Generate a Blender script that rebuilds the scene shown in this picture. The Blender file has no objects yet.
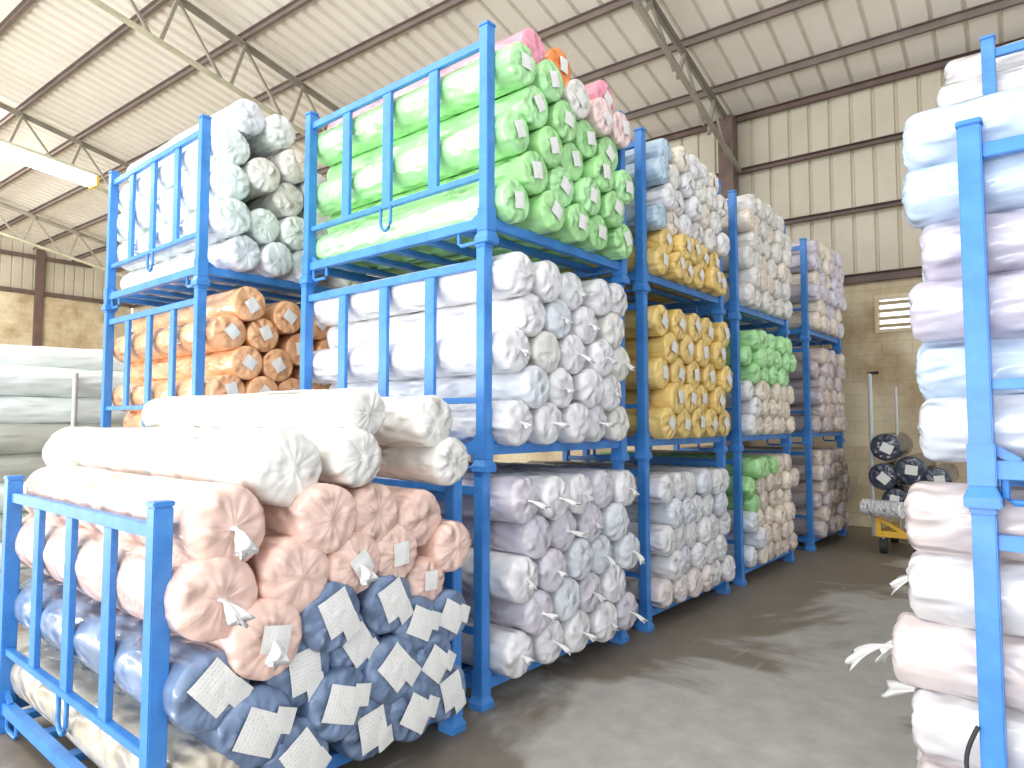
import bpy, bmesh, math, random
from mathutils import Vector, Matrix, noise

random.seed(7)
sc = bpy.context.scene
PI = math.pi

# ------------------------------------------------------------------ camera
cam_d = bpy.data.cameras.new('camera')
cam = bpy.data.objects.new('camera', cam_d)
sc.collection.objects.link(cam)
cam.location = (2.575, -2.831, 1.580)
cam.rotation_euler = (math.radians(90 + 3.246), 0, math.radians(39.909))
cam_d.sensor_width = 36
cam_d.lens = 674.46 / 1024 * 36
cam_d.clip_start = 0.05
cam_d.clip_end = 200
sc.camera = cam

# ------------------------------------------------------------------ world, light, exposure
w = bpy.data.worlds.new('sky')
sc.world = w
w.use_nodes = True
bg = w.node_tree.nodes['Background']
bg.inputs[0].default_value = (0.90, 0.95, 1.0, 1)
bg.inputs[1].default_value = 1.9

def area(name, loc, target, sx, sy, power, col=(1, 1, 1)):
    l = bpy.data.lights.new(name, 'AREA')
    l.shape = 'RECTANGLE'; l.size = sx; l.size_y = sy
    l.energy = power; l.color = col
    o = bpy.data.objects.new(name, l)
    sc.collection.objects.link(o)
    o.location = loc
    o.rotation_euler = (Vector(target) - Vector(loc)).to_track_quat('-Z', 'Y').to_euler()
    return o
area('open_door_daylight', (1.0, -9.5, 3.2), (-1.5, 2, 2.6), 12, 5.5, 110, (1.0, 0.985, 0.96))
area('roof_uplight_fill', (-9.0, -8.6, 1.0), (-8.0, 3, 8.6), 24, 2.5, 1900, (1.0, 0.98, 0.94))  # unseen uplight added to brighten the underside of the roof
area('overhead_fill', (0.6, -4.2, 8.3), (0.0, 1.0, 0), 7, 0.7, 200, (1.0, 0.98, 0.94))  # added fill strip above the camera, out of view
area('overhead_fill_left', (-7.5, -3.5, 8.3), (-6.5, 1, 0), 8, 0.7, 280, (1.0, 0.98, 0.94))  # second added overhead strip, lights the left part of the hall
area('left_wall_fill', (-16.5, -2.5, 8.2), (-24, 5, 3), 6, 1.5, 900, (1.0, 0.98, 0.94))  # added out-of-view strip that brightens the far left wall

sc.view_settings.view_transform = 'Standard'
sc.view_settings.look = 'None'
sc.view_settings.gamma = 1
sc.view_settings.use_curve_mapping = False
sc.view_settings.exposure = 0.0

# ------------------------------------------------------------------ materials
MAT = {}
def new_mat(name):
    m = bpy.data.materials.new(name); m.use_nodes = True
    MAT[name] = m
    nt = m.node_tree
    return m, nt, nt.nodes['Principled BSDF']

def nd(nt, t, **kw):
    n = nt.nodes.new(t)
    for k, v in kw.items():
        if k == 'inp':
            for a, b in v.items(): n.inputs[a].default_value = b
        else: setattr(n, k, v)
    return n

def ramp(nt, fac, stops):
    r = nt.nodes.new('ShaderNodeValToRGB')
    els = r.color_ramp.elements
    while len(els) < len(stops): els.new(0.5)
    for e, (p, c) in zip(els, stops):
        e.position = p; e.color = (*c, 1) if len(c) == 3 else c
    nt.links.new(fac, r.inputs[0])
    return r

def wrap_mat(name, col, rough=0.5, coat=0.8, var=0.10, crinkle=0.6, film=0.16):
    """fabric roll seen through crinkled clear plastic"""
    m, nt, b = new_mat(name)
    L = nt.links
    tc = nd(nt, 'ShaderNodeTexCoord')
    oi = nd(nt, 'ShaderNodeObjectInfo')
    sc_ = nd(nt, 'ShaderNodeVectorMath', operation='SCALE')
    sc_.inputs[0].default_value = (7.1, 3.3, 5.7)
    L.new(oi.outputs['Random'], sc_.inputs['Scale'])
    add = nd(nt, 'ShaderNodeVectorMath', operation='ADD')
    L.new(tc.outputs['Object'], add.inputs[0]); L.new(sc_.outputs[0], add.inputs[1])
    mp = nd(nt, 'ShaderNodeMapping'); mp.inputs['Scale'].default_value = (0.45, 1, 1)
    L.new(add.outputs[0], mp.inputs[0])
    n1 = nd(nt, 'ShaderNodeTexNoise', inp={'Scale': 9.0, 'Detail': 3.0})
    L.new(mp.outputs[0], n1.inputs['Vector'])
    n2 = nd(nt, 'ShaderNodeTexNoise', noise_type='RIDGED_MULTIFRACTAL', inp={'Scale': 14.0, 'Detail': 5.0, 'Roughness': 0.6})
    L.new(mp.outputs[0], n2.inputs['Vector'])
    c0 = tuple(max(0, c * (1 - var)) for c in col)
    c1 = tuple(min(1, c * (1 + var) + film * 0.25) for c in col)
    r = ramp(nt, n1.outputs['Fac'], [(0.3, c0), (0.7, c1)])
    # milky creases of the film
    r2 = ramp(nt, n2.outputs['Fac'], [(0.45, (0, 0, 0)), (0.95, (1, 1, 1))])
    mul = nd(nt, 'ShaderNodeMath', operation='MULTIPLY'); mul.inputs[1].default_value = film * 2.2
    L.new(r2.outputs[0], mul.inputs[0])
    mx = nd(nt, 'ShaderNodeMix', data_type='RGBA')
    mx.inputs['B'].default_value = (0.9, 0.9, 0.9, 1)
    L.new(mul.outputs[0], mx.inputs['Factor']); L.new(r.outputs[0], mx.inputs['A'])
    L.new(mx.outputs['Result'], b.inputs['Base Color'])
    b.inputs['Roughness'].default_value = rough
    b.inputs['Coat Weight'].default_value = coat
    b.inputs['Coat Roughness'].default_value = 0.13
    bm1 = nd(nt, 'ShaderNodeBump', inp={'Strength': min(1, crinkle * 1.5), 'Distance': 0.045})
    L.new(n2.outputs['Fac'], bm1.inputs['Height'])
    bm2 = nd(nt, 'ShaderNodeBump', inp={'Strength': crinkle * 0.6, 'Distance': 0.03})
    L.new(n1.outputs['Fac'], bm2.inputs['Height']); L.new(bm1.outputs[0], bm2.inputs['Normal'])
    L.new(bm2.outputs[0], b.inputs['Normal']); L.new(bm1.outputs[0], b.inputs['Coat Normal'])
    return m

wrap_mat('white_wrap', (0.77, 0.76, 0.77))
wrap_mat('white_wrap_warm', (0.76, 0.735, 0.69))
wrap_mat('cool_white_wrap', (0.70, 0.73, 0.78))
wrap_mat('mint_white_wrap', (0.76, 0.82, 0.80))
wrap_mat('lilac_white_wrap', (0.64, 0.60, 0.67))
wrap_mat('pale_blue_wrap', (0.56, 0.67, 0.80))
wrap_mat('blush_white_wrap', (0.76, 0.68, 0.66))
wrap_mat('pale_blue_wrap_darkened', (0.44, 0.55, 0.70))  # this and next four: right-stack copies, darkened in colour against the strong light
wrap_mat('lilac_white_wrap_darkened', (0.49, 0.46, 0.56))
wrap_mat('cool_white_wrap_darkened', (0.58, 0.61, 0.67))
wrap_mat('blush_white_wrap_darkened', (0.63, 0.55, 0.54))
wrap_mat('white_wrap_darkened', (0.64, 0.62, 0.63))
wrap_mat('cream_wrap', (0.80, 0.70, 0.58))
wrap_mat('beige_wrap', (0.66, 0.55, 0.47))
wrap_mat('mauve_wrap', (0.55, 0.47, 0.47))
wrap_mat('green_wrap', (0.36, 0.70, 0.28), var=0.12)
wrap_mat('pale_green_wrap', (0.42, 0.80, 0.36), var=0.12)
wrap_mat('yellow_wrap', (0.80, 0.56, 0.17), var=0.12)
wrap_mat('orange_wrap', (0.84, 0.42, 0.20), var=0.22)
wrap_mat('bright_orange_wrap', (0.90, 0.26, 0.05), film=0.03)
wrap_mat('pink_wrap', (0.84, 0.30, 0.40))
wrap_mat('pale_pink_wrap', (0.84, 0.62, 0.60))
wrap_mat('grey_blue_wrap', (0.42, 0.55, 0.66))
wrap_mat('peach_wrap', (0.83, 0.57, 0.48), var=0.08, crinkle=0.7, film=0.12)
wrap_mat('denim_wrap', (0.13, 0.20, 0.34), var=0.3, crinkle=0.8, film=0.2, coat=0.8)
wrap_mat('tan_wrap', (0.50, 0.44, 0.34), var=0.12, crinkle=0.8, coat=0.8)
wrap_mat('grey_wrap', (0.44, 0.45, 0.39), var=0.12, coat=0.6)
wrap_mat('navy_wrap', (0.02, 0.03, 0.06), var=0.3, film=0.06, coat=0.9, crinkle=0.9)

m, nt, b = new_mat('clear_film')
b.inputs['Base Color'].default_value = (0.88, 0.88, 0.88, 1)
b.inputs['Roughness'].default_value = 0.3
b.inputs['Alpha'].default_value = 0.82
b.inputs['Coat Weight'].default_value = 0.4

# painted steel
m, nt, b = new_mat('blue_paint')
tc = nd(nt, 'ShaderNodeTexCoord')
n = nd(nt, 'ShaderNodeTexNoise', inp={'Scale': 7.0, 'Detail': 5.0, 'Roughness': 0.65})
nt.links.new(tc.outputs['Object'], n.inputs['Vector'])
r = ramp(nt, n.outputs['Fac'], [(0.30, (0.035, 0.185, 0.52)), (0.6, (0.055, 0.25, 0.66)), (0.85, (0.11, 0.30, 0.60))])
nt.links.new(r.outputs[0], b.inputs['Base Color'])
b.inputs['Roughness'].default_value = 0.38
b.inputs['Specular IOR Level'].default_value = 0.55
bp = nd(nt, 'ShaderNodeBump', inp={'Strength': 0.12, 'Distance': 0.004})
nt.links.new(n.outputs['Fac'], bp.inputs['Height']); nt.links.new(bp.outputs[0], b.inputs['Normal'])

def noisy(name, c0, c1, scale=4, rough=0.7, metal=0.0, bump=0.15, detail=6):
    m, nt, b = new_mat(name)
    tc = nd(nt, 'ShaderNodeTexCoord')
    n = nd(nt, 'ShaderNodeTexNoise', inp={'Scale': scale, 'Detail': detail, 'Roughness': 0.62})
    nt.links.new(tc.outputs['Object'], n.inputs['Vector'])
    r = ramp(nt, n.outputs['Fac'], [(0.32, c0), (0.68, c1)])
    nt.links.new(r.outputs[0], b.inputs['Base Color'])
    b.inputs['Roughness'].default_value = rough; b.inputs['Metallic'].default_value = metal
    bp = nd(nt, 'ShaderNodeBump', inp={'Strength': bump, 'Distance': 0.01})
    nt.links.new(n.outputs['Fac'], bp.inputs['Height']); nt.links.new(bp.outputs[0], b.inputs['Normal'])
    return m
noisy('sheet_metal', (0.50, 0.445, 0.335), (0.585, 0.53, 0.42), 1.2, 0.5, 0.0, 0.05)
noisy('roof_metal', (0.78, 0.73, 0.64), (0.86, 0.81, 0.72), 0.9, 0.5, 0.0, 0.05)
noisy('brown_steel', (0.105, 0.068, 0.055), (0.17, 0.11, 0.09), 3, 0.6)
noisy('purlin_steel', (0.15, 0.115, 0.10), (0.21, 0.165, 0.14), 3, 0.6)
noisy('truss_steel', (0.24, 0.215, 0.17), (0.33, 0.30, 0.24), 3, 0.55)
noisy('pale_tube', (0.42, 0.39, 0.27), (0.60, 0.57, 0.42), 3, 0.45)
noisy('grey_tube', (0.48, 0.49, 0.48), (0.60, 0.61, 0.60), 5, 0.4, 0.3)
noisy('dark_rubber', (0.02, 0.02, 0.02), (0.04, 0.04, 0.04), 8, 0.7)
noisy('yellow_paint', (0.80, 0.46, 0.02), (0.90, 0.56, 0.04), 6, 0.4)
noisy('louvre_paint', (0.55, 0.45, 0.28), (0.68, 0.57, 0.38), 5, 0.5)

m, nt, b = new_mat('lamp_diffuser')
b.inputs['Base Color'].default_value = (1, 1, 1, 1)
b.inputs['Emission Color'].default_value = (1, 0.98, 0.93, 1)
b.inputs['Emission Strength'].default_value = 14

# printed paper label: faint lines of print and a bar code block
m, nt, b = new_mat('printed_paper')
tc = nd(nt, 'ShaderNodeTexCoord')
sp = nd(nt, 'ShaderNodeSeparateXYZ'); nt.links.new(tc.outputs['UV'], sp.inputs[0])
wv = nd(nt, 'ShaderNodeTexWave', bands_direction='Y', inp={'Scale': 3.2, 'Distortion': 0.0})
nt.links.new(tc.outputs['UV'], wv.inputs['Vector'])
wn = nd(nt, 'ShaderNodeTexNoise', inp={'Scale': 26.0, 'Detail': 2.0}); nt.links.new(tc.outputs['UV'], wn.inputs['Vector'])
mm = nd(nt, 'ShaderNodeMath', operation='MULTIPLY')
r1 = ramp(nt, wv.outputs['Fac'], [(0.55, (0, 0, 0)), (0.7, (1, 1, 1))])
r2 = ramp(nt, wn.outputs['Fac'], [(0.5, (0, 0, 0)), (0.58, (1, 1, 1))])
nt.links.new(r1.outputs[0], mm.inputs[0]); nt.links.new(r2.outputs[0], mm.inputs[1])
mx = nd(nt, 'ShaderNodeMix', data_type='RGBA')
mx.inputs['A'].default_value = (0.84, 0.83, 0.79, 1); mx.inputs['B'].default_value = (0.62, 0.62, 0.63, 1)
nt.links.new(mm.outputs[0], mx.inputs['Factor'])
nt.links.new(mx.outputs['Result'], b.inputs['Base Color']); b.inputs['Roughness'].default_value = 0.6

# concrete floor with brown oily stains and pale scratches
m, nt, b = new_mat('concrete')
L = nt.links
tc = nd(nt, 'ShaderNodeTexCoord')
big = nd(nt, 'ShaderNodeTexNoise', inp={'Scale': 0.55, 'Detail': 5.0, 'Roughness': 0.55, 'Distortion': 0.6})
fine = nd(nt, 'ShaderNodeTexNoise', inp={'Scale': 6.0, 'Detail': 8.0, 'Roughness': 0.65})
L.new(tc.outputs['Object'], big.inputs['Vector']); L.new(tc.outputs['Object'], fine.inputs['Vector'])
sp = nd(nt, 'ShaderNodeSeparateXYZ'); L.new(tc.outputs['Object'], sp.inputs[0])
# brown cover increases towards the foot of the racks and the far end of the aisle
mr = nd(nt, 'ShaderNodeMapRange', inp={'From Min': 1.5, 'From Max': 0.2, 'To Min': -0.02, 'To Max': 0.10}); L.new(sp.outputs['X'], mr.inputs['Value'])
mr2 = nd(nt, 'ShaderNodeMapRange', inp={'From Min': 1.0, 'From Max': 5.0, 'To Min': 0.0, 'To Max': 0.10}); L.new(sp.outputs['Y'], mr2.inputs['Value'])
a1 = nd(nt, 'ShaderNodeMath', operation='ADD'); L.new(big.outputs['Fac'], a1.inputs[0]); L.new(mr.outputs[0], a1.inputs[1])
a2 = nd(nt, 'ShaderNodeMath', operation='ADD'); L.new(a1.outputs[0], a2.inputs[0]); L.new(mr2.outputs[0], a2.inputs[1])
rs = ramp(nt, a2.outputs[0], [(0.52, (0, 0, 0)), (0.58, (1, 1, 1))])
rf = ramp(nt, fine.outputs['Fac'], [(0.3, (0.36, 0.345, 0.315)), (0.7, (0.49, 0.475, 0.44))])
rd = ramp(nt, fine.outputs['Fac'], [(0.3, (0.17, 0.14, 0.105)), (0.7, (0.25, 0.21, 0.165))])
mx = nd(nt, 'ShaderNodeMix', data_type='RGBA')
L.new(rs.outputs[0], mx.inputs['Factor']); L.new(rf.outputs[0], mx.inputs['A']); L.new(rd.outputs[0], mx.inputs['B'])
mp = nd(nt, 'ShaderNodeMapping'); mp.inputs['Rotation'].default_value = (0, 0, 0.5); mp.inputs['Scale'].default_value = (9, 0.9, 1)
L.new(tc.outputs['Object'], mp.inputs[0])
scn = nd(nt, 'ShaderNodeTexNoise', inp={'Scale': 1.4, 'Detail': 3.0}); L.new(mp.outputs[0], scn.inputs['Vector'])
rsn = ramp(nt, scn.outputs['Fac'], [(0.66, (0, 0, 0)), (0.72, (0.35, 0.35, 0.35))])
mx2 = nd(nt, 'ShaderNodeMix', data_type='RGBA'); mx2.inputs['B'].default_value = (0.5, 0.48, 0.45, 1)
L.new(rsn.outputs[0], mx2.inputs['Factor']); L.new(mx.outputs['Result'], mx2.inputs['A'])
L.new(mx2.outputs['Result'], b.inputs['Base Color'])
rr = ramp(nt, fine.outputs['Fac'], [(0.3, (0.42,) * 3), (0.7, (0.62,) * 3)]); L.new(rr.outputs[0], b.inputs['Roughness'])
bp = nd(nt, 'ShaderNodeBump', inp={'Strength': 0.12, 'Distance': 0.01}); L.new(fine.outputs['Fac'], bp.inputs['Height']); L.new(bp.outputs[0], b.inputs['Normal'])

def block_mat(name, swizzle):
    m, nt, b = new_mat(name); L = nt.links
    tc = nd(nt, 'ShaderNodeTexCoord'); sp = nd(nt, 'ShaderNodeSeparateXYZ'); L.new(tc.outputs['Object'], sp.inputs[0])
    cb = nd(nt, 'ShaderNodeCombineXYZ'); L.new(sp.outputs[swizzle], cb.inputs[0]); L.new(sp.outputs['Z'], cb.inputs[1])
    br = nd(nt, 'ShaderNodeTexBrick', inp={'Scale': 1.0, 'Brick Width': 0.4, 'Row Height': 0.2, 'Mortar Size': 0.006,
        'Color1': (0.70, 0.60, 0.42, 1), 'Color2': (0.66, 0.56, 0.38, 1), 'Mortar': (0.58, 0.49, 0.33, 1)})
    L.new(cb.outputs[0], br.inputs['Vector'])
    ns = nd(nt, 'ShaderNodeTexNoise', inp={'Scale': 1.1, 'Detail': 7.0, 'Roughness': 0.65}); L.new(tc.outputs['Object'], ns.inputs['Vector'])
    r = ramp(nt, ns.outputs['Fac'], [(0.33, (0.62, 0.54, 0.45)), (0.58, (1, 1, 1))])
    mx = nd(nt, 'ShaderNodeMix', data_type='RGBA', blend_type='MULTIPLY'); mx.inputs['Factor'].default_value = 1
    L.new(br.outputs['Color'], mx.inputs['A']); L.new(r.outputs[0], mx.inputs['B'])
    L.new(mx.outputs['Result'], b.inputs['Base Color']); b.inputs['Roughness'].default_value = 0.85
    bp = nd(nt, 'ShaderNodeBump', inp={'Strength': 0.35, 'Distance': 0.01}); L.new(br.outputs['Fac'], bp.inputs['Height'])
    bp.invert = True
    L.new(bp.outputs[0], b.inputs['Normal'])
block_mat('block_wall_back', 'X')
block_mat('block_wall_left', 'Y')

# ------------------------------------------------------------------ mesh helpers
class MB:
    def __init__(s): s.v = []; s.f = []; s.uv = {}
    def box(s, x0, x1, y0, y1, z0, z1, M=None):
        i = len(s.v)
        for z in (z0, z1):
            for x, y in ((x0, y0), (x1, y0), (x1, y1), (x0, y1)):
                p = Vector((x, y, z)); s.v.append(M @ p if M else p)
        for f in ((0, 3, 2, 1), (4, 5, 6, 7), (0, 1, 5, 4), (1, 2, 6, 5), (2, 3, 7, 6), (3, 0, 4, 7)):
            s.f.append(tuple(i + k for k in f))
        return s
    def bar(s, a, b_, w_, h_, up=(0, 0, 1)):
        """rectangular bar from a to b"""
        a = Vector(a); b_ = Vector(b_); d = (b_ - a); ln = d.length; d.normalize()
        u = Vector(up); sd = d.cross(u).normalized(); u = sd.cross(d).normalized()
        M = Matrix((( d.x, sd.x, u.x, a.x), (d.y, sd.y, u.y, a.y), (d.z, sd.z, u.z, a.z), (0, 0, 0, 1)))
        return s.box(0, ln, -w_ / 2, w_ / 2, -h_ / 2, h_ / 2, M)
    def tube(s, pts, r, n=8, cap=True):
        pts = [Vector(p) for p in pts]; base = len(s.v)
        for k, p in enumerate(pts):
            d = (pts[min(k + 1, len(pts) - 1)] - pts[max(k - 1, 0)]).normalized()
            ref = Vector((0, 0, 1)) if abs(d.z) < 0.9 else Vector((1, 0, 0))
            a = d.cross(ref).normalized(); c = a.cross(d)
            rr_ = r[k] if isinstance(r, (list, tuple)) else r
            for j in range(n):
                t = 2 * PI * j / n
                s.v.append(p + a * math.cos(t) * rr_ + c * math.sin(t) * rr_)
        for k in range(len(pts) - 1):
            for j in range(n):
                s.f.append((base + k * n + j, base + k * n + (j + 1) % n, base + (k + 1) * n + (j + 1) % n, base + (k + 1) * n + j))
        if cap:
            s.f.append(tuple(base + j for j in range(n))[::-1]); e = base + (len(pts) - 1) * n
            s.f.append(tuple(e + j for j in range(n)))
        return s
    def mesh(s, name, smooth=False, bevel=0.0):
        me = bpy.data.meshes.new(name)
        me.from_pydata([tuple(v) for v in s.v], [], s.f)
        bm = bmesh.new(); bm.from_mesh(me)
        bmesh.ops.recalc_face_normals(bm, faces=bm.faces)
        if bevel:
            es = [e for e in bm.edges if len(e.link_faces) == 2 and e.calc_face_angle() > 0.9]
            bmesh.ops.bevel(bm, geom=es, offset=bevel, segments=2, affect='EDGES', clamp_overlap=True)
        if smooth:
            for f in bm.faces: f.smooth = True
        bm.to_mesh(me); bm.free()
        return me
    def build(s, name, mat, parent=None, smooth=False, bevel=0.0):
        return link(name, s.mesh(name, smooth, bevel), mat, parent)

def link(name, me, mat, parent=None):
    o = bpy.data.objects.new(name, me); sc.collection.objects.link(o)
    if mat:
        if not me.materials: me.materials.append(None)
        o.material_slots[0].link = 'OBJECT'
        o.material_slots[0].material = MAT[mat]
    if parent: o.parent = parent
    return o
def empty(name, loc, rz=0):
    o = bpy.data.objects.new(name, None); sc.collection.objects.link(o)
    o.location = loc; o.rotation_euler = (0, 0, rz); o.empty_display_size = 0.2
    return o
def tag(o, label=None, cat=None, group=None, kind=None):
    if label: o['label'] = label
    if cat: o['category'] = cat
    if group: o['group'] = group
    if kind: o['kind'] = kind
    return o

# ------------------------------------------------------------------ building (turned 3 degrees against the racks)
BZ = math.radians(3)
YW, ZE, SL = 8.50, 6.92, 0.20          # far wall, eave height, roof slope
XL, XR, YF = -24.0, 9.0, -7.0
def roof_z(y): return ZE + SL * (YW - y)
def struct(mb, name, mat, smooth=False, bevel=0.0, rot=True):
    o = mb.build(name, mat, None, smooth, bevel)
    if rot: o.rotation_euler = (0, 0, BZ)
    o['kind'] = 'structure'
    return o

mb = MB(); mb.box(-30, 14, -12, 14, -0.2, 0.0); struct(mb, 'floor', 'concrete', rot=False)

def corrugated(x0, x1, pitch, place, rib=0.045, depth=0.035):
    """ribbed sheet; place(t, d, k) gives the point at width t, depth d away from the room, end k"""
    mb = MB(); prof = []
    t = x0
    while t < x1:
        p = pitch(t) if callable(pitch) else pitch
        rb = rib if p > 0.28 else rib * 1.8
        prof += [(t, 0), (t + p - rb * 1.35, 0), (t + p - rb, -depth), (t + p - rb * 0.35, -depth)]
        t += p
    prof.append((t, 0))
    for (a, d) in prof:
        for k in (0, 1): mb.v.append(Vector(place(a, d, k)))
        for k in (0, 1): mb.v.append(Vector(place(a, d + 0.012, k)))
    n = len(prof)
    for i in range(n - 1):
        a = i * 4; c = (i + 1) * 4
        mb.f.append((a, c, c + 1, a + 1)); mb.f.append((a + 2, a + 3, c + 3, c + 2))
    return mb
# far wall: block below, sheet above
WX0, WX1, WZ0, WZ1 = 0.72, 2.05, 2.93, 3.50
BT = 3.72
mb = MB()
mb.box(XL, WX0, YW, YW + 0.2, 0, BT); mb.box(WX1, XR, YW, YW + 0.2, 0, BT)
mb.box(WX0, WX1, YW, YW + 0.2, 0, WZ0); mb.box(WX0, WX1, YW, YW + 0.2, WZ1, BT)
struct(mb, 'wall_back', 'block_wall_back')
mb = corrugated(XL, XR, 0.31, lambda t, d, k: (t, YW + 0.08 - d, BT + 0.0 if k == 0 else ZE + 0.05))
struct(mb, 'wall_back_cladding', 'sheet_metal')
# left wall
mb = MB(); mb.box(XL - 0.2, XL, YF, YW, 0, 5.85); struct(mb, 'wall_left', 'block_wall_left')
mb = corrugated(YF, YW, 0.31, lambda t, d, k: (XL - 0.08 + d, t, 5.85 if k == 0 else roof_z(t) + 0.02))
struct(mb, 'wall_left_cladding', 'sheet_metal')
# roof
mb = corrugated(XL, XR, lambda t: 0.27 if t < -4.2 else 0.38, lambda t, d, k: (t, YF if k == 0 else YW + 0.1, roof_z(YF if k == 0 else YW + 0.1) - d), rib=0.055, depth=0.055)
struct(mb, 'ceiling', 'roof_metal')
# louvred window in the far wall
mb = MB()
mb.box(WX0, WX1, YW - 0.02, YW + 0.14, WZ1 - 0.05, WZ1); mb.box(WX0, WX1, YW - 0.02, YW + 0.14, WZ0, WZ0 + 0.05)
mb.box(WX0, WX0 + 0.05, YW - 0.02, YW + 0.14, WZ0 + 0.05, WZ1 - 0.05); mb.box(WX1 - 0.05, WX1, YW - 0.02, YW + 0.14, WZ0 + 0.05, WZ1 - 0.05)
win = struct(mb, 'window_1', 'louvre_paint')
for k in range(4):
    z = WZ0 + 0.11 + k * 0.115
    mb = MB(); mb.bar((WX0 + 0.05, YW + 0.06, z), (WX1 - 0.05, YW + 0.06, z), 0.09, 0.012, up=(0, 0.35, 1))
    mb.build('louvre_slat', 'louvre_paint', win)

# steel: columns, girts, eave beam, purlins, trusses
TX = (-1.42, -7.6, -14.1, -20.35)
def c_beam(mb, a, b_, w_, h_):
    """cold formed C section: web and two flanges"""
    a = Vector(a); b_ = Vector(b_)
    mb.bar(a, b_, 0.012, h_)
    off = Vector((0, 0, h_ / 2)); y = Vector((0, w_ / 2, 0))
    mb.bar(a + off - y, b_ + off - y, w_, 0.012); mb.bar(a - off - y, b_ - off - y, w_, 0.012)
for x in TX:
    mb = MB()
    zt = ZE - 0.12
    mb.box(x - 0.125, x + 0.125, YW - 0.06, YW - 0.045, 0, zt); mb.box(x - 0.125, x + 0.125, YW - 0.30, YW - 0.285, 0, zt)
    mb.box(x - 0.125, x - 0.11, YW - 0.285, YW - 0.06, 0, zt); mb.box(x + 0.11, x + 0.125, YW - 0.285, YW - 0.06, 0, zt)
    struct(mb, 'trim_column', 'brown_steel')
for z, h in ((3.79, 0.13), (4.86, 0.07), (5.87, 0.075), (6.80, 0.10)):
    mb = MB(); c_beam(mb, (XL, YW - 0.02, z), (XR, YW - 0.02, z), 0.07, h); struct(mb, 'trim_girt', 'brown_steel')
for z in (5.95, 7.15):
    mb = MB(); mb.bar((XL + 0.05, YF, z), (XL + 0.05, YW if z < 6.8 else YW - 1.4, z), 0.08, 0.12); struct(mb, 'trim_girt', 'brown_steel')
for y in (5.5, 0.5):
    mb = MB(); mb.box(XL, XL + 0.12, y - 0.12, y + 0.12, 0, roof_z(y) - 0.1); struct(mb, 'trim_column', 'brown_steel')
PY = [7.68, 6.47, 5.33, 4.17, 3.04, 1.92, 0.8, -0.35, -1.5, -2.65, -3.8, -4.95, -6.1]
for y in PY:
    mb = MB(); z = roof_z(y) - 0.07
    c_beam(mb, (XL, y, z), (XR, y, z), 0.06, 0.12); struct(mb, 'trim_purlin', 'purlin_steel')
def bottom_z(i, y):
    if i == 0: return 5.95 + (YW - 0.3 - y) * 0.345 if y > 4.6 else 5.95 + 3.6 * 0.345 + (4.6 - y) * 0.2
    return 5.95 + (YW - 0.3 - y) * 0.195
for i, x in enumerate(TX):
    mt = 'truss_steel'
    root = empty('trim_truss', (0, 0, 0), BZ); root['kind'] = 'structure'
    def tz(y): return roof_z(y) - 0.22
    mb = MB(); mb.bar((x - 0.03, YW - 0.25, tz(YW - 0.25)), (x - 0.03, YF, tz(YF)), 0.012, 0.09); mb.bar((x, YW - 0.25, tz(YW - 0.25) + 0.04), (x, YF, tz(YF) + 0.04), 0.09, 0.012)
    mb.build('top_chord', mt, root)
    mb = MB(); ys = [YW - 0.06, 4.6, YF]; xb = x + (0.16 if i == 0 else 0)
    for a, c in zip(ys[:-1], ys[1:]): mb.bar((xb if a > 8 else x + xb * 0 , a, bottom_z(i, a)), (x, c, bottom_z(i, c)), 0.065, 0.065)
    mb.build('bottom_chord', 'truss_steel' if i == 0 else 'pale_tube', root)
    nodes = PY[:10]
    for j, y in enumerate(nodes):
        yb = y - 0.25
        if tz(y) - bottom_z(i, yb) > 0.12:
            mb = MB(); mb.bar((x, y, tz(y)), (x, yb, bottom_z(i, yb)), 0.05, 0.05, up=(0, 1, 0.3)); mb.build('web_strut', mt, root)
            y2 = y + 0.75
            mb = MB(); mb.bar((x, y - 0.02, tz(y)), (x, y2, bottom_z(i, y2)), 0.04, 0.04, up=(0, 1, 0.3)); mb.build('web_strut', mt, root)
# hanging lamp batten
t = empty('batten_lamp', (-7.43, 0.36, 4.80), BZ)
tag(t, 'long glowing white lamp batten hanging below the roof at far left', 'lamp')
def lamp_pt(s_): return Vector((0.0, -s_, s_ * 0.10))
a, c = lamp_pt(0.0), lamp_pt(2.6)
mb = MB(); mb.bar(a + Vector((0, 0, .0)), c, 0.22, 0.12); mb.build('diffuser', 'lamp_diffuser', t, bevel=0.02)
mb = MB(); mb.bar(a + Vector((0, 0.03, 0.07)), c + Vector((0, -0.03, 0.07)), 0.25, 0.04); mb.build('housing', 'pale_tube', t)
mb = MB(); mb.bar(a + Vector((0, 0.045, 0.0)), a + Vector((0, 0.01, 0.0)), 0.24, 0.14); mb.build('end_cap', 'yellow_paint', t)
for s_ in (1.6, 2.5):
    p = lamp_pt(s_)
    mb = MB(); mb.tube([p + Vector((0, 0, 0.09)), p + Vector((0, 0, roof_z(0.60 - s_) - 4.80 - p.z))], 0.006, 6); mb.build('hanger', 'grey_tube', t)

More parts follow.
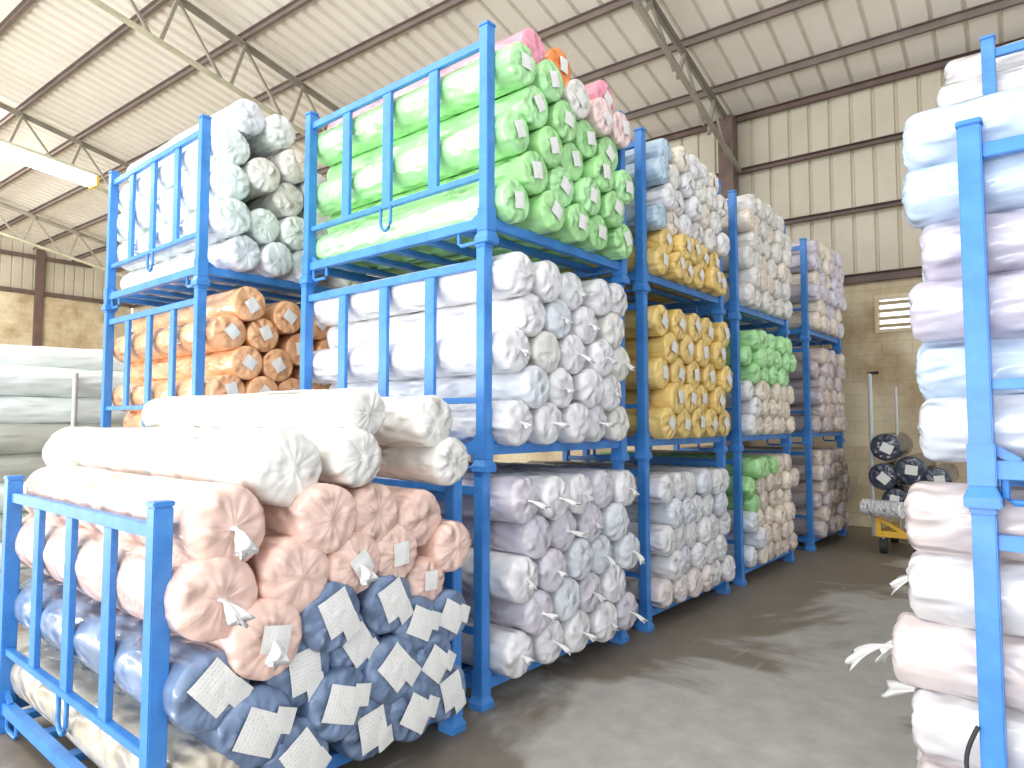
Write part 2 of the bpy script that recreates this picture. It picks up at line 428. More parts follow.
# ------------------------------------------------------------------ racks
H, W, LR = 1.30, 1.477, 1.772
PW = 0.068
def post_meshes():
    h = PW / 2
    p = MB(); p.box(-h, h, -h, h, 0.03, H - 0.02); p.box(-h - 0.006, h + 0.006, -h - 0.006, h + 0.006, 0.07, 0.21)
    c = MB(); c.box(-h - 0.004, h + 0.004, -h - 0.004, h + 0.004, H - 0.02, H)
    f = MB()
    for z, s_ in ((0.0, 0.052), (0.035, 0.052), (0.075, h + 0.001)):
        for x, y in ((-s_, -s_), (s_, -s_), (s_, s_), (-s_, s_)): f.v.append(Vector((x, y, z)))
    for k in (0, 1):
        for j in range(4): f.f.append((k * 4 + j, k * 4 + (j + 1) % 4, k * 4 + 4 + (j + 1) % 4, k * 4 + 4 + j))
    f.f.append((0, 3, 2, 1)); f.f.append((8, 9, 10, 11))
    return p.mesh('post', bevel=0.004), c.mesh('post_cap', bevel=0.004), f.mesh('foot_cup', bevel=0.004)
def rack_parts():
    P = []
    pm, cm, fm = post_meshes()
    for x in (0, -LR):
        for y in (0, W): P.append(('post', pm, (x, y, 0), (('post_cap', cm), ('foot_cup', fm))))
    h = PW / 2
    mb = MB()
    for y in (0, W): mb.bar((-h, y, 0.125), (-LR + h, y, 0.125), 0.045, 0.06)
    for x in (0, -LR): mb.bar((x, h, 0.125), (x, W - h, 0.125), 0.045, 0.06)
    # small gussets at the corners
    for x, sx in ((0, -1), (-LR, 1)):
        for y, sy in ((0, 1), (W, -1)):
            mb.bar((x + sx * 0.02, y, 0.20), (x + sx * 0.10, y, 0.15), 0.02, 0.03); mb.bar((x, y + sy * 0.02, 0.20), (x, y + sy * 0.10, 0.15), 0.02, 0.03)
    P.append(('base_frame', mb.mesh('base_frame', bevel=0.003), (0, 0, 0), None))
    mb = MB()
    for k in range(5):
        x = -LR * (k + 0.7) / 5.4
        mb.bar((x, 0.02, 0.128), (x, W - 0.02, 0.128), 0.07, 0.035)
    P.append(('base_slats', mb.mesh('base_slats', bevel=0.003), (0, 0, 0), None))
    mt = MB(); mt.bar((-h, 0, 0), (-LR + h, 0, 0), 0.035, 0.05); tr = mt.mesh('top_rail', bevel=0.003)
    mt = MB(); mt.bar((-h, 0, 0), (-LR + h, 0, 0), 0.035, 0.035); mr_ = mt.mesh('middle_rail', bevel=0.003)
    mt = MB(); mt.box(-0.043, 0.043, -0.013, 0.013, 0.42, H - 0.135); vb = mt.mesh('upright_bar', bevel=0.003)
    for y in (0, W):
        P.append(('top_rail', tr, (0, y, H - 0.11), None)); P.append(('middle_rail', mr_, (0, y, 0.405), None))
        for k in (1, 2, 3): P.append(('upright_bar', vb, (-LR * k / 4, y, 0), None))
    pts = [(-0.05, 0, 0.40)] + [(-0.05 * math.cos(t_), 0, 0.30 - 0.06 * math.sin(t_)) for t_ in [PI * q / 8 for q in range(9)]] + [(0.05, 0, 0.40)]
    hk = MB().tube(pts, 0.011, 8).mesh('rope_hook', smooth=True)
    for y in (-0.012, W + 0.012): P.append(('rope_hook', hk, (-LR / 2, y, 0), None))
    pts = [(0, 0, 0.11), (0, 0, 0.035), (-0.02, 0, 0.02), (-0.14, 0, 0.02), (-0.16, 0, 0.035), (-0.16, 0, 0.11)]
    lp = MB().tube(pts, 0.012, 8).mesh('fork_loop', smooth=False)
    for y in (0, W):
        P.append(('fork_loop', lp, (-0.06, y, 0), None)); P.append(('fork_loop', lp, (-LR + 0.22, y, 0), None))
    return P
RP = rack_parts()
def rack(x, y, z, label, group, right=False, dx=0):
    """origin = aisle-near corner post"""
    t = empty('stacking_rack', (x + dx, y, z) if not right else (x, y + W, z), PI if right else 0)
    tag(t, label, 'storage rack', group)
    for n_, me, loc, sub in RP:
        o = link(n_, me, 'blue_paint', t); o.location = loc
        for sn_, sm_ in sub or (): link(sn_, sm_, 'blue_paint', o)
    return t

# ------------------------------------------------------------------ rolls
def roll_mesh(seed, R, Lr, nseg=40, nl=26, lump=0.03, pleat=0.02, bulge=0.045, fold=False, skew=0.0):
    """wrapped roll: axis -X, aisle end at x=0; ends gathered into pleats (or folded flat)"""
    rnd = random.Random(seed); off = Vector((seed * 3.7, seed * 1.3, seed * 2.1))
    prof = []                                             # (x, r, pleat weight)
    caps = [(1.0, 0.0), (0.985, 0.25), (0.94, 0.5), (0.86, 0.72), (0.72, 0.88), (0.52, 0.97), (0.30, 1.02), (0.12, 1.0)]
    rc = 0.22 if not fold else 0.12
    for rr_, bx in caps: prof.append((-rc * R + bx * bulge + (rc * R if True else 0) - bulge, rr_, bx))
    prof = prof[::-1]
    body = [-(i / nl) for i in range(nl + 1)]
    x0 = -bulge - rc * R * 0.5; x1 = -Lr + bulge + rc * R * 0.5
    full = list(prof)
    for i in range(nl + 1):
        u = i / nl; full.append((x0 + (x1 - x0) * u, 1.0, 0.12 if 0.05 < u < 0.95 else 0.3))
    for (x, rr_, bx) in prof[::-1]: full.append((-Lr - x, rr_, bx))
    mb = MB()
    kf = rnd.uniform(5, 8)
    def ang(th, s_): return noise.noise(Vector((math.cos(th) * kf, math.sin(th) * kf, s_)) + off)
    for (x, rr_, wgt) in full:
        for j in range(nseg):
            th = 2 * PI * j / nseg
            c_, s_ = math.cos(th), math.sin(th)
            lo = noise.noise(Vector((c_ * 0.9, s_ * 0.9, x * 1.6)) + off) * lump
            hi = noise.noise(Vector((c_ * 2.6, s_ * 2.6, x * 5.0)) + off) * lump * 0.5 + abs(noise.noise(Vector((c_ * 3.4, s_ * 3.4, x * 9.0)) + off)) * lump * 0.5
            pl = ang(th, x * 1.5) * pleat * wgt * (1.2 if rr_ < 0.95 else 0.8)
            r_ = R * (rr_ + (lo + hi) * (1 if rr_ > 0.3 else 0.3) + pl * 1.4)
            px = ang(th + 0.5, 3.0) * pleat * wgt * R * 1.2 * (1 if rr_ > 0.2 else 0) + noise.noise(Vector((c_ * rr_ * 2.4, s_ * rr_ * 2.4, 5.0)) + off) * R * 0.10 * wgt
            drop = -skew * (x + Lr / 2) ** 2 * 0
            mb.v.append(Vector((x + (px if x > -Lr / 2 else -px), c_ * r_, s_ * r_ + drop)))
    m_ = len(full)
    for i in range(m_ - 1):
        for j in range(nseg):
            mb.f.append((i * nseg + j, i * nseg + (j + 1) % nseg, (i + 1) * nseg + (j + 1) % nseg, (i + 1) * nseg + j))
    for e, s_ in ((0, 1), (m_ - 1, -1)):
        cpt = sum((mb.v[e * nseg + j] for j in range(nseg)), Vector()) / nseg + Vector((s_ * 0.004, 0, 0))
        mb.v.append(cpt); ci = len(mb.v) - 1
        for j in range(nseg): mb.f.append((e * nseg + j, e * nseg + (j + 1) % nseg, ci))
    return mb.mesh('wrapped_roll', smooth=True)

def label_mesh(seed, s_=0.10, double=False):
    """one or two paper tags on the roll end, in the YZ plane facing +X"""
    rnd = random.Random(seed)
    me = bpy.data.meshes.new('paper_label'); vs, fs, uvs = [], [], []
    def sheet(cy, cz, w_, h_, a, x):
        n = 4; i0 = len(vs)
        for i in range(n + 1):
            for j in range(n + 1):
                u, v = i / n, j / n
                y, z = (u - .5) * w_, (v - .5) * h_
                yy = cy + y * math.cos(a) - z * math.sin(a); zz = cz + y * math.sin(a) + z * math.cos(a)
                vs.append((x + 0.004 * noise.noise(Vector((yy * 20, zz * 20, seed))) - (yy * yy + zz * zz) * 0.9, yy, zz)); uvs.append((u, v))
        for i in range(n):
            for j in range(n):
                q = i0 + i * (n + 1) + j; fs.append((q, q + n + 1, q + n + 2, q + 1))
    a = rnd.uniform(0.1, 1.3)
    sheet(rnd.uniform(-.015, .015), rnd.uniform(-.01, .02), s_, s_ * 1.15, a, 0.008)
    if double: sheet(math.cos(a - 1.0) * s_ * 0.62, math.sin(a - 1.0) * s_ * 0.62, s_ * 0.62, s_ * 0.62, a + 0.1, 0.010)
    me.from_pydata(vs, [], fs); ul = me.uv_layers.new(name='UVMap')
    for lp in me.loops: ul.data[lp.index].uv = uvs[lp.vertex_index]
    return me

def tail_mesh(seed, ln=0.10, wide=0.028):
    """knotted end of the plastic bag, flaring out and drooping"""
    rnd = random.Random(seed + 50); mb = MB()
    n = 16; K = 9; sidey = rnd.uniform(-0.5, 0.5)
    for k in range(K + 1):
        u = k / K
        r_ = 0.016 + (0.006 - 0.016) * min(1, u * 4) if u < 0.25 else 0.006 + (wide - 0.006) * ((u - .25) / .75) ** 0.9
        cx = u * ln; cy = sidey * ln * u * u; cz = -ln * 0.55 * u * u
        for j in range(n):
            th = 2 * PI * j / n
            rr_ = r_ * (1 + 0.45 * math.sin(th * 4 + seed) * u + 0.3 * noise.noise(Vector((math.cos(th) * 2, math.sin(th) * 2, u * 4 + seed))))
            mb.v.append(Vector((cx + 0.01 * math.sin(th * 3 + seed) * u, cy + math.cos(th) * rr_, cz + math.sin(th) * rr_ * 0.55)))
    for k in range(K):
        for j in range(n): mb.f.append((k * n + j, k * n + (j + 1) % n, (k + 1) * n + (j + 1) % n, (k + 1) * n + j))
    mb.v.append(Vector((-0.01, 0, 0))); ci = len(mb.v) - 1
    for j in range(n): mb.f.append((j, (j + 1) % n, ci))
    mb.v.append(Vector((ln * 0.93, sidey * ln * .86, -ln * 0.47))); ci = len(mb.v) - 1
    for j in range(n): mb.f.append((K * n + j, K * n + (j + 1) % n, ci))
    return mb.mesh('tied_tail', smooth=True)

R0 = 0.125
M_GATHER = [roll_mesh(i, R0, 2.0, lump=0.045, pleat=0.045, bulge=0.045) for i in range(6)]
M_FOLD = [roll_mesh(20 + i, R0, 2.0, lump=0.03, pleat=0.04, bulge=0.02, fold=True) for i in range(5)]
M_SMALL = [roll_mesh(40 + i, R0, 2.0, nseg=28, nl=12, lump=0.04, pleat=0.06, bulge=0.05) for i in range(5)]
M_SOFT = [roll_mesh(60 + i, R0, 2.1, nseg=64, nl=44, lump=0.065, pleat=0.05, bulge=0.045) for i in range(6)]
M_DENIM = [roll_mesh(80 + i, R0, 2.05, nseg=64, nl=40, lump=0.06, pleat=0.05, bulge=0.035, fold=True) for i in range(5)]
LBL = [label_mesh(i, 0.085) for i in range(5)]
LBL2 = [label_mesh(i + 9, 0.125, True) for i in range(5)]
TAIL = [tail_mesh(i, 0.05 + 0.02 * (i % 3), 0.022) for i in range(6)]
TAILB = [tail_mesh(i + 9, 0.085 + 0.025 * (i % 3), 0.03) for i in range(6)]

def add_roll(x, y, z, r, mat, label, group, meshes=M_GATHER, rz=0, ry=0, lab=None, tail=None, sx=1.0, roll=None, sq=1.0, name='fabric_roll'):
    me = random.choice(meshes)
    o = link(name, me, mat)
    o.location = (x, y, z)
    o.rotation_euler = (random.uniform(-3, 3) if roll is None else roll, ry, rz)
    o.scale = (sx, r / R0, r / R0 * sq)
    tag(o, label, 'fabric roll', group)
    if lab:
        c = link('paper_label', random.choice(lab), 'printed_paper', o); c['label'] = 'white printed paper tag'
        c.location = (0.006, 0, 0); c.rotation_euler = (random.uniform(-0.6, 0.6) - o.rotation_euler[0], 0, 0)
    if tail:
        c = link('tied_tail', random.choice(tail), 'clear_film', o); c.rotation_euler = (-o.rotation_euler[0] + random.uniform(-.5, .5), 0, 0); c['label'] = 'twisted tail of clear plastic'
        c.location = (-0.004, 0, 0)
    return o

def relax(cs, y0, y1, z0, it=160):
    """settle the circles (y, z, r, ...) so that they just touch"""
    P = [[c[0], c[1]] for c in cs]; R = [c[2] for c in cs]; n = len(P)
    for k in range(it):
        for i in range(n): P[i][1] -= 0.0012 * (1 - k / it)
        for i in range(n):
            for j in range(i + 1, n):
                dy = P[j][0] - P[i][0]; dz = P[j][1] - P[i][1]; s_ = R[i] + R[j]
                if abs(dz) >= s_ or abs(dy) >= s_: continue
                d = math.hypot(dy, dz)
                if d < s_ and d > 1e-6:
                    f = (s_ - d) / d * 0.5
                    P[i][0] -= dy * f; P[i][1] -= dz * f; P[j][0] += dy * f; P[j][1] += dz * f
        for i in range(n):
            P[i][0] = min(max(P[i][0], y0 + R[i]), y1 - R[i]); P[i][1] = max(P[i][1], z0 + R[i])
    return [(p[0], p[1]) + tuple(c[2:]) for p, c in zip(P, cs)]

def hexrows(rows, per, r, z0=0.147, w_=W, dz=None, jit=0.008):
    """rows of circles, alternately per and per-1 -> (y, z, r, row, col)"""
    out = []
    y0, y1 = 0.036, w_ - 0.036
    sp = (y1 - y0 - 2 * r) / (per - 1)
    dz = dz or math.sqrt(max((2 * r) ** 2 - (sp / 2) ** 2, (r * 1.2) ** 2)) * 1.01
    for k in range(rows):
        n = per if k % 2 == 0 else per - 1
        for j in range(n):
            y = y0 + r + sp * j + (0 if k % 2 == 0 else sp / 2)
            out.append((y + random.uniform(-jit, jit), z0 + r + dz * k + random.uniform(-jit, jit) * 0.5, r * random.uniform(0.96, 1.0), k, j))
    return out
ORD = ['first', 'second', 'third', 'fourth', 'fifth', 'sixth', 'seventh', 'eighth', 'ninth', 'tenth']

def fill(rk, y0, z0, cs, spec, tier, stack, xend=0.13, x=0.0, rz=0, group=None, meshes=M_GATHER, ordr='from left'):
    cs = relax(cs, 0.034, W - 0.034, 0.147)
    for (y, z, r, k, j) in cs:
        if rz: r *= 1.06
        mat, word, opts = spec(k, j)
        lab = f"{word} roll, {ORD[j]} {ordr} in {ORD[k]} row up, {tier}, {stack}"
        px = x + (xend + random.uniform(-0.035, 0.035)) * (1 if rz == 0 else -1)
        yy = y0 + (y if rz == 0 else y)
        o = dict(opts)
        add_roll(px, yy, z0 + z, r, mat, lab, group, o.get('meshes', meshes), rz=rz + random.uniform(-.006, .006), lab=o.get('lab'), tail=o.get('tail'), sx=random.uniform(0.97, 1.01))

Y1, Y2, Y3, Y4 = 0.0, 1.827, 3.701, 5.989
TN = ['bottom tier', 'middle tier', 'top tier']
SN = ['nearest tall stack', 'second tall stack', 'third tall stack', 'farthest tall stack']
for si, (yy, sn) in enumerate(zip((Y1, Y2, Y3, Y4), SN)):
    for k in range(3):
        rack(0, yy, H * k, f"blue steel stacking rack, {TN[k]} of the {sn}, left of the aisle", 'blue stacking racks along the aisle', dx=(-0.015, 0.0, 0.018)[k] if si == 0 else 0)

# nearest stack
def s_t3(k, j):
    if k == 4 and j >= 2: return (('white_wrap_warm', 'pale_pink_wrap', 'pale_pink_wrap')[j - 2], 'pale pink', {'lab': LBL, 'meshes': M_FOLD})
    return (random.choice(['green_wrap', 'green_wrap', 'pale_green_wrap']), 'lime green', {'lab': LBL, 'meshes': M_FOLD})
cs = hexrows(5, 5, 0.128, dz=0.203)
fill(None, Y1, 2 * H, cs, s_t3, TN[2], SN[0], xend=0.15, group='green rolls on the nearest stack')
for (y, z, mat, word) in ((0.33, 1.262, 'pink_wrap', 'bright pink wrapped roll on top of the green rolls, left of the orange one'),
                          (0.60, 1.262, 'bright_orange_wrap', 'bright orange wrapped roll lying on top of the green rolls'),
                          (1.14, 1.262, 'pink_wrap', 'pink wrapped roll on top of the green rolls, right of the orange one')):
    add_roll(0.12, y, 2 * H + z, 0.122, mat, word, None, M_FOLD, lab=LBL if mat != 'pink_wrap' or y > 1 else None)
def s_t2(k, j):
    return (random.choice(['white_wrap', 'white_wrap', 'cool_white_wrap', 'white_wrap_warm']), 'white wrapped', {'tail': TAIL if random.random() < .55 else None})
fill(None, Y1, H, hexrows(5, 5, 0.132, dz=0.205), s_t2, TN[1], SN[0], xend=0.15, group='white rolls in the nearest stack, middle tier')
def s_t1(k, j):
    return (random.choice(['white_wrap', 'lilac_white_wrap', 'white_wrap', 'cool_white_wrap']), 'white wrapped', {'tail': TAIL if random.random() < .55 else None})
fill(None, Y1, 0, hexrows(5, 5, 0.132, dz=0.205), s_t1, TN[0], SN[0], xend=0.18, group='white rolls in the nearest stack, bottom tier')

# second stack
def s23(k, j):
    if k < 2: return ('yellow_wrap', 'yellow', {'lab': LBL, 'meshes': M_FOLD})
    if j == 0 and k % 2 == 0 or (j == 0 and k == 5): return ('grey_blue_wrap', 'grey blue', {'meshes': M_GATHER})
    return (random.choice(['white_wrap_warm', 'cream_wrap', 'white_wrap']), 'cream', {'lab': LBL if random.random() < .4 else None, 'meshes': M_GATHER})
fill(None, Y2, 2 * H, hexrows(6, 6, 0.112, dz=0.193), s23, TN[2], SN[1], group='rolls in the second stack, top tier')
def s22(k, j): return ('yellow_wrap', 'yellow', {'lab': LBL, 'meshes': M_FOLD})
fill(None, Y2, H, hexrows(5, 5, 0.128, dz=0.203), s22, TN[1], SN[1], group='yellow rolls in the second stack')
def s21(k, j): return (('blush_white_wrap' if k == 0 and j < 4 else random.choice(['cool_white_wrap', 'white_wrap', 'white_wrap'])), 'blush white' if k == 0 and j < 4 else 'white wrapped', {})
fill(None, Y2, 0, hexrows(5, 6, 0.118, dz=0.205), s21, TN[0], SN[1], xend=0.14, group='white rolls in the second stack, bottom tier')

# third stack
def s32(k, j):
    if k >= 3 and j < 6: return ('pale_green_wrap', 'light green', {'meshes': M_SMALL})
    return (('white_wrap' if j == 0 else 'cream_wrap'), 'white' if j == 0 else 'beige', {'meshes': M_SMALL})
fill(None, Y3, H, hexrows(6, 6, 0.108, dz=0.185), s32, TN[1], SN[2], group='rolls in the third stack, middle tier')
# farthest stack: small rolls packed tight, beyond the 300 that show largest
def far_stack():
    verts, faces, mi = [], [], []
    mats = ['lilac_white_wrap', 'mauve_wrap', 'cream_wrap', 'white_wrap_warm', 'green_wrap', 'cool_white_wrap', 'beige_wrap']
    me = bpy.data.meshes.new('fabric_roll_pile')
    for (Y, k) in ((Y3, 0), (Y3, 2), (Y4, 0), (Y4, 1), (Y4, 2)):
        r_, dz = (0.115, 0.20) if k == 2 else (0.108, 0.185)
        for (y, z, r, kk, j) in relax(hexrows(6, 6, r_, dz=dz), 0.034, W - 0.034, 0.147):
            src = random.choice(M_SMALL); b0 = len(verts); a = random.uniform(0, 6)
            x = 0.13 + random.uniform(-.04, .04); ca, sa = math.cos(a), math.sin(a); s_ = r / R0
            for v in src.vertices:
                yy, zz = v.co.y * s_, v.co.z * s_
                verts.append((x + v.co.x, Y + y + yy * ca - zz * sa, k * H + z + yy * sa + zz * ca))
            if Y == Y3 and k == 2: q = random.choice((2, 3, 3))
            elif Y == Y3: q = 4 if (kk >= 3 and j == 0 or (kk == 5 and j < 3)) else 5 if j == 0 else random.choice((6, 6, 2))
            else: q = (0 if random.random() < .6 else 2) if k == 2 else (1 if random.random() < .6 else 6)
            for p in src.polygons: faces.append([b0 + i for i in p.vertices]); mi.append(q)
    me.from_pydata(verts, [], faces)
    for n_ in mats: me.materials.append(MAT[n_])
    for p, q in zip(me.polygons, mi): p.material_index = q; p.use_smooth = True
    o = bpy.data.objects.new('fabric_roll_pile', me); sc.collection.objects.link(o)
    tag(o, 'many small pale rolls packed tight in the two farthest tall stacks', 'fabric rolls', None, 'stuff')
far_stack()

# ------------------------------------------------------------------ left stack, behind the nearest one
LX, LY = -2.427, -0.489
for k in range(3):
    rack(LX, LY, H * k, f"blue steel stacking rack, {TN[k]} of the stack at far left behind the foreground pile", 'blue racks of the far left stack')
LNAME = 'far left stack'
Wp = [(0.27, 1.30, 4, 1), (0.72, 1.10, 4, 2), (0.22, 1.02, 4, 0), (0.37, 0.85, 3, 1), (0.20, 0.66, 2, 0), (0.58, 0.68, 2, 1), (0.85, 0.90, 3, 2), (0.95, 0.66, 2, 2), (0.17, 0.46, 1, 0), (0.45, 0.46, 1, 1), (0.74, 0.48, 1, 2), (0.17, 0.27, 0, 0), (0.48, 0.27, 0, 1), (0.78, 0.27, 0, 2), (1.1, 0.27, 0, 3), (1.03, 0.46, 1, 3), (1.17, 0.68, 2, 3), (0.57, 1.30, 4, 3)]
fill(None, LY, 2 * H, [(a, c_, 0.138, k, j) for a, c_, k, j in Wp], lambda k, j: (random.choice(['mint_white_wrap', 'white_wrap_warm', 'cool_white_wrap']), 'milky white', {'meshes': M_SOFT}), TN[2], LNAME, x=LX, xend=0.16, group='white rolls in the far left stack')
Op = [(0.27, 1.10, 4, 0), (0.57, 1.12, 4, 1), (0.88, 1.12, 4, 2), (0.16, 0.92, 3, 0), (0.44, 0.92, 3, 1), (0.73, 0.92, 3, 2), (1.02, 0.92, 3, 3), (0.30, 0.73, 2, 0), (0.58, 0.73, 2, 1), (0.87, 0.73, 2, 2),
      (0.16, 0.52, 1, 0), (0.45, 0.53, 1, 1), (0.72, 0.52, 1, 2), (0.2, 0.28, 0, 0), (0.48, 0.28, 0, 1), (0.76, 0.28, 0, 2), (1.05, 0.28, 0, 3)]
fill(None, LY, H, [(a, c_, 0.132, k, j) for a, c_, k, j in Op], lambda k, j: ('orange_wrap', 'orange', {'lab': LBL, 'meshes': M_FOLD}), TN[1], LNAME, x=LX, xend=0.16, group='orange rolls in the far left stack')

# grey rolls lying beyond the left stack, kept in by a steel pole
k = 0
for row in range(7):
    for j in range(1):
        r = 0.165
        add_roll(-6.15 - j * 0.34 - (row % 2) * 0.05, 2.3 + random.uniform(-.1, .1), r + row * 0.310, r, random.choice(['grey_wrap', 'grey_wrap', 'mint_white_wrap']),
                 f"long grey wrapped roll, {ORD[row]} from the floor, behind the thin grey pole", 'long grey rolls beyond the left stack', M_SOFT, rz=PI / 2, sx=2.0, ry=0)
add_roll(-6.3, 2.2, 7 * 0.31 + 0.155, 0.16, 'mint_white_wrap', 'pale crumpled roll lying on top of the long grey rolls at far left', None, M_SOFT, rz=PI / 2, sx=1.9, ry=-0.02)
t = empty('steel_pole_stand', (-5.9, -0.22, 0)); tag(t, 'thin grey steel pole stand in front of the long grey rolls', 'pole stand')
mb = MB(); mb.tube([(0, 0, 0.02), (0, 0, 2.12)], 0.03, 12); mb.build('pole', 'grey_tube', t, smooth=False)
mb = MB(); mb.box(-0.15, 0.05, -0.6, 0.6, 0, 0.03); mb.build('base_plate', 'grey_tube', t)
mb = MB(); mb.tube([(0, 0, 1.0), (0, 0.9, 1.0)], 0.018, 8); mb.build('cross_bar', 'grey_tube', t)

# ------------------------------------------------------------------ foreground rack
FX, FY = 0.055, -1.774
rack(FX, FY, 0, 'low blue steel rack in the foreground, loaded with denim blue and peach rolls', None)
FG = [  # y, z, r, kind, words
 (-0.46, .29, .135, 'd', 'in the bottom row, nearest the blue stack'), (-0.74, .29, .14, 'd', 'in the bottom row, second from the blue stack'), (-1.03, .29, .14, 'd', 'in the bottom row, third from the blue stack'),
 (-1.33, .29, .145, 'd', 'in the bottom row, fourth from the blue stack'), (-1.60, .30, .14, 't', 'in the bottom row beside the near blue bars'),
 (-0.54, .50, .13, 'd', 'in the second row up, nearest the blue stack'), (-0.83, .50, .145, 'd', 'in the second row up, second from the blue stack'), (-1.15, .52, .145, 'd', 'in the second row up, third from the blue stack'), (-1.45, .52, .15, 'd', 'in the second row up beside the near post'),
 (-0.43, .73, .13, 'd', 'top right of the blue ones, beside the blue stack'), (-0.70, .70, .13, 'd', 'in the third row up, second from the blue stack'), (-0.99, .70, .13, 'd', 'in the third row up, third from the blue stack'),
 (-1.28, .72, .14, 'd', 'in the third row up, fourth from the blue stack'), (-1.60, .70, .14, 'd', 'in the third row up beside the near post'),
 (-0.85, .88, .135, 'd', 'in the top blue row, right one with a crooked tag'), (-1.13, .90, .14, 'd', 'in the top blue row, left one below the peach rolls'),
 (-0.60, .87, .115, 'p', 'small one just above the blue rolls at right'), (-1.42, .84, .15, 'p', 'lowest peach one, with a square tag, over blue rolls'),
 (-1.62, .99, .155, 'p', 'large one beside the top of the near post'), (-1.33, 1.03, .15, 'p', 'second from the near post in the middle peach row'),
 (-1.05, 1.05, .135, 'p', 'in the middle of the peach rolls with a dark hole'), (-0.80, 1.04, .13, 'p', 'in the middle peach row, right of the dark hole one'), (-0.48, 1.05, .125, 'p', 'at the right edge of the pile'),
 (-1.58, 1.24, .15, 'p', 'in the upper peach row at far left'), (-1.24, 1.20, .145, 'p', 'in the upper peach row below the big white roll'), (-0.94, 1.23, .135, 'p', 'in the upper peach row, centre'), (-0.65, 1.23, .135, 'p', 'in the upper peach row with crossed tape tails'),
]
cs = [(y, z, r / 0.83, kd, wd) for y, z, r, kd, wd in relax([(a - FY, z, r * 0.83, kd, wd) for a, z, r, kd, wd in FG], 0.034, W - 0.034, 0.15, 220)]
for (y, z, r, kd, wd) in cs:
    x = FX + 0.15 + random.uniform(-0.03, 0.04)
    if kd == 'd': add_roll(x, FY + y, z, r, 'denim_wrap', f"denim blue wrapped roll {wd}", 'denim blue rolls in the foreground rack', M_DENIM, lab=LBL2, sx=0.97)
    elif kd == 't': add_roll(x, FY + y, z, r, 'tan_wrap', f"tan plastic wrapped roll {wd}", None, M_DENIM, sx=0.97)
    else: add_roll(x, FY + y, z, r, 'peach_wrap', f"peach pink wrapped roll {wd}", 'peach rolls in the foreground rack', M_SOFT, lab=LBL if random.random() < .4 else None, tail=TAILB if random.random() < .5 else None, sx=0.98)
# white rolls lying loose on top of the peach ones
TOP = max(z for (_, z, _, _, _) in cs)
WT = [(0.17, -1.31, 1.395, .155, 'big white wrapped roll lying across the peach rolls, nearest the camera', 1.24, 0.0, 0.0),
      (0.22, -1.01, 1.425, .125, 'white wrapped roll on the peach rolls, behind the biggest white one', .98, 0, 0),
      (0.22, -0.45, 1.385, .120, 'white wrapped roll at right, lowest of the loose white ones', 0.9, 0.04, 0.0),
      (0.20, -0.55, 1.585, .125, 'white wrapped roll at right resting above the lowest white one', 0.9, 0, 0),
      (0.16, -0.93, 1.625, .113, 'slim white wrapped roll, topmost of the foreground pile', 1.05, 0, 0)]
for (x, y, z, r, wd, sx, ry, rz) in WT:
    add_roll(x, y, z, r, 'white_wrap_warm', wd, 'loose white rolls on the foreground pile', M_SOFT, sx=sx, ry=ry, rz=rz)

# ------------------------------------------------------------------ right-hand stacks
RX, RY = 2.33, -0.109
for k in range(2): rack(RX, RY, H * k, f"blue steel stacking rack, {'lower' if k == 0 else 'upper'} tier of the near right stack", 'blue racks of the near right stack', right=True)
RX2, RY2 = 2.245, 2.042
for k in range(3): rack(RX2, RY2, H * k, f"blue steel stacking rack, {TN[k]} of the far right stack", 'blue racks of the far right stack', right=True)
NR = 'near right stack'
TAILR = [tail_mesh(i + 30, 0.13 + 0.03 * (i % 3), 0.045) for i in range(5)]
def rr1(k, j): return (('blush_white_wrap_darkened', 'white_wrap_darkened')[(k + j) % 2], 'pinkish white', {'tail': TAILR if random.random() < .6 else None, 'meshes': M_SOFT})
def rr2(k, j): return (('cool_white_wrap_darkened', 'pale_blue_wrap_darkened', 'lilac_white_wrap_darkened', 'lilac_white_wrap_darkened', 'pale_blue_wrap_darkened')[(k + j) % 5], 'bluish white', {'meshes': M_SOFT})
def columns(rows, r, dz, z0=0.147):
    return [(0.036 + r + 0.29 * j + random.uniform(0, .01), z0 + r + dz * k, r, k, j) for k in range(rows) for j in range(2)]
fill(None, RY, 0, columns(5, 0.121, 0.243), rr1, 'lower tier', NR, x=RX, xend=0.27, rz=PI, group='pinkish white rolls in the near right stack', ordr='from near side')
fill(None, RY, H, columns(5, 0.109, 0.216), rr2, 'upper tier', NR, x=RX, xend=0.20, rz=PI, group='bluish white rolls in the near right stack', ordr='from near side')
add_roll(RX - 0.21, RY + 0.14, H + 1.30, 0.128, 'pale_blue_wrap_darkened', 'pale blue wrapped roll lying on the very top of the near right stack', None, M_SOFT, rz=PI)
fill(None, RY2, 2 * H, [c for c in hexrows(6, 5, 0.128, dz=0.205) if c[4] < 2], lambda k, j: ('white_wrap_darkened', 'white', {'meshes': M_SOFT}), 'top tier', 'far right stack', x=RX2, xend=0.27, rz=PI, group='white rolls in the far right stack', ordr='from near side')
fill(None, RY2, H, [c for c in hexrows(5, 5, 0.128, dz=0.205) if c[4] < 1], lambda k, j: ('white_wrap', 'white', {'meshes': M_SOFT}), 'middle tier', 'far right stack', x=RX2, xend=0.05, rz=PI, group='white rolls in the far right stack', ordr='from near side')

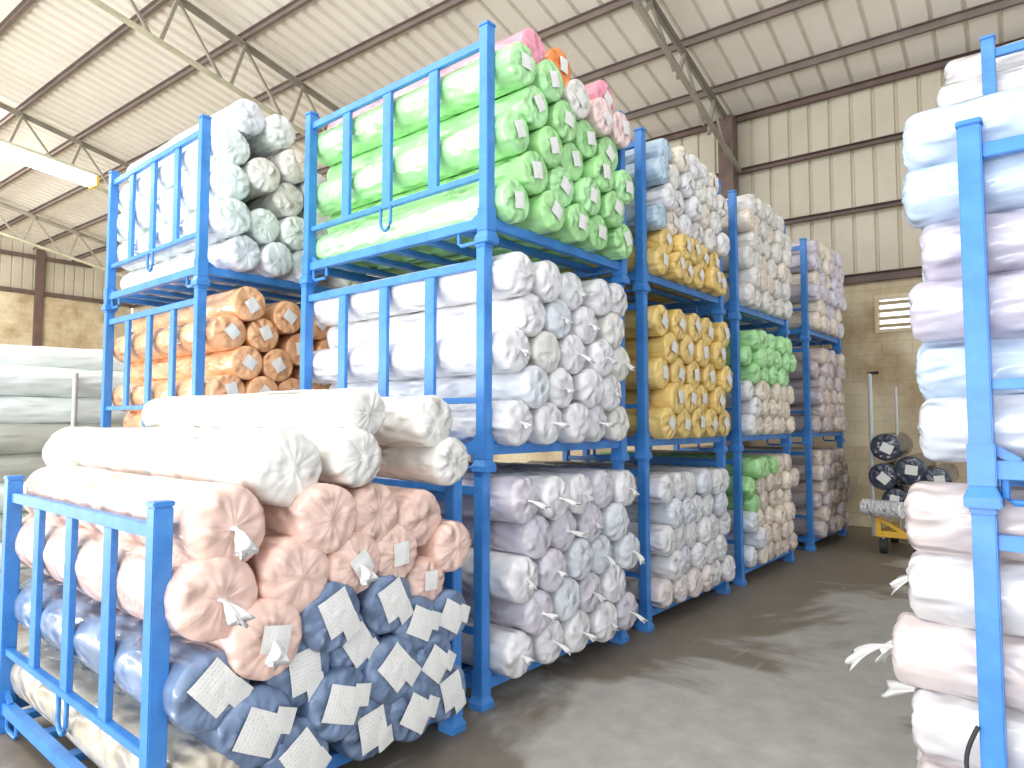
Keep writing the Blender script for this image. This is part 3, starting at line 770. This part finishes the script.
# ------------------------------------------------------------------ trolley with dark rolls at the end of the aisle
TXX, TYY = 0.93, 6.35
t = empty('hand_pallet_truck', (TXX, TYY, 0), BZ); tag(t, 'yellow hand pallet truck with two tall uprights at the end of the aisle', 'pallet truck')
mb = MB(); mb.box(-0.28, 0.30, 0.0, 0.10, 0.20, 0.27); mb.box(-0.28, -0.22, 0.0, 0.08, 0.27, 0.42); mb.bar((-0.25, 0.04, 0.42), (0.05, 0.04, 0.24), 0.05, 0.04); mb.build('chassis', 'yellow_paint', t, bevel=0.005)
for x in (-0.2, 0.16):
    mb = MB(); mb.box(x - 0.05, x + 0.05, 0.08, 1.1, 0.20, 0.25); mb.build('fork', 'yellow_paint', t, bevel=0.005)
    for y in (0.06, 0.95):
        mb = MB(); mb.tube([(x - 0.04, y, 0.09), (x + 0.04, y, 0.09)], 0.09, 20); mb.build('wheel', 'dark_rubber', t)
for x in (-0.2, 0.16):
    mb = MB(); mb.box(x - 0.012, x + 0.012, 0.03, 0.09, 0.08, 0.22); mb.build('axle_bracket', 'grey_tube', t)
mb = MB(); mb.tube([(-0.30, 0.05, 0.2), (-0.30, 0.05, 2.18)], 0.026, 10); mb.build('upright', 'grey_tube', t)
mb = MB(); mb.tube([(-0.06, 0.35, 0.2), (-0.06, 0.35, 2.02)], 0.016, 10); mb.build('upright', 'grey_tube', t)
mb = MB(); mb.tube([(-0.32, 0.05, 2.18), (-0.20, 0.05, 2.19)], 0.02, 8); mb.build('handle', 'dark_rubber', t)
DR = [(0.0, .64, .15, 0), (.30, .64, .15, 0), (-.14, .92, .16, 0), (.18, 1.01, .165, 1), (-.10, 1.28, .165, 1), (0.47, .92, .14, 1)]
dn = ['in the lowest layer at left', 'in the lowest layer at right', 'at left of the middle layer', 'with a white tag at right', 'topmost with a white tag', 'partly behind the right stack']
for (dx, z, r, lb), wd in zip(DR, dn):
    add_roll(TXX + dx * 0.93 - 0.05, TYY - 0.02, z, r, 'navy_wrap', f"dark navy wrapped roll {wd}, on the yellow pallet truck", 'dark rolls on the pallet truck', M_GATHER, rz=-PI / 2 + BZ, lab=LBL, sx=0.6)
add_roll(TXX + 0.05, TYY - 0.16, 0.55, 0.10, 'white_wrap', 'white plastic bundle hanging on the front of the yellow pallet truck', None, M_SOFT, rz=-0.25, sx=0.22)
t = empty('hanging_strap', (RX - 0.055, RY - 0.045, 0)); tag(t, 'short black strap hanging beside the right blue post near the floor', 'strap')
mb = MB(); mb.tube([(0.02 - 0.034 * math.sin(PI * q / 10), -0.014 * math.sin(PI * q / 10), 0.60 - 0.024 * q) for q in range(11)], 0.007, 8); mb.build('strap_loop', 'dark_rubber', t, smooth=True)
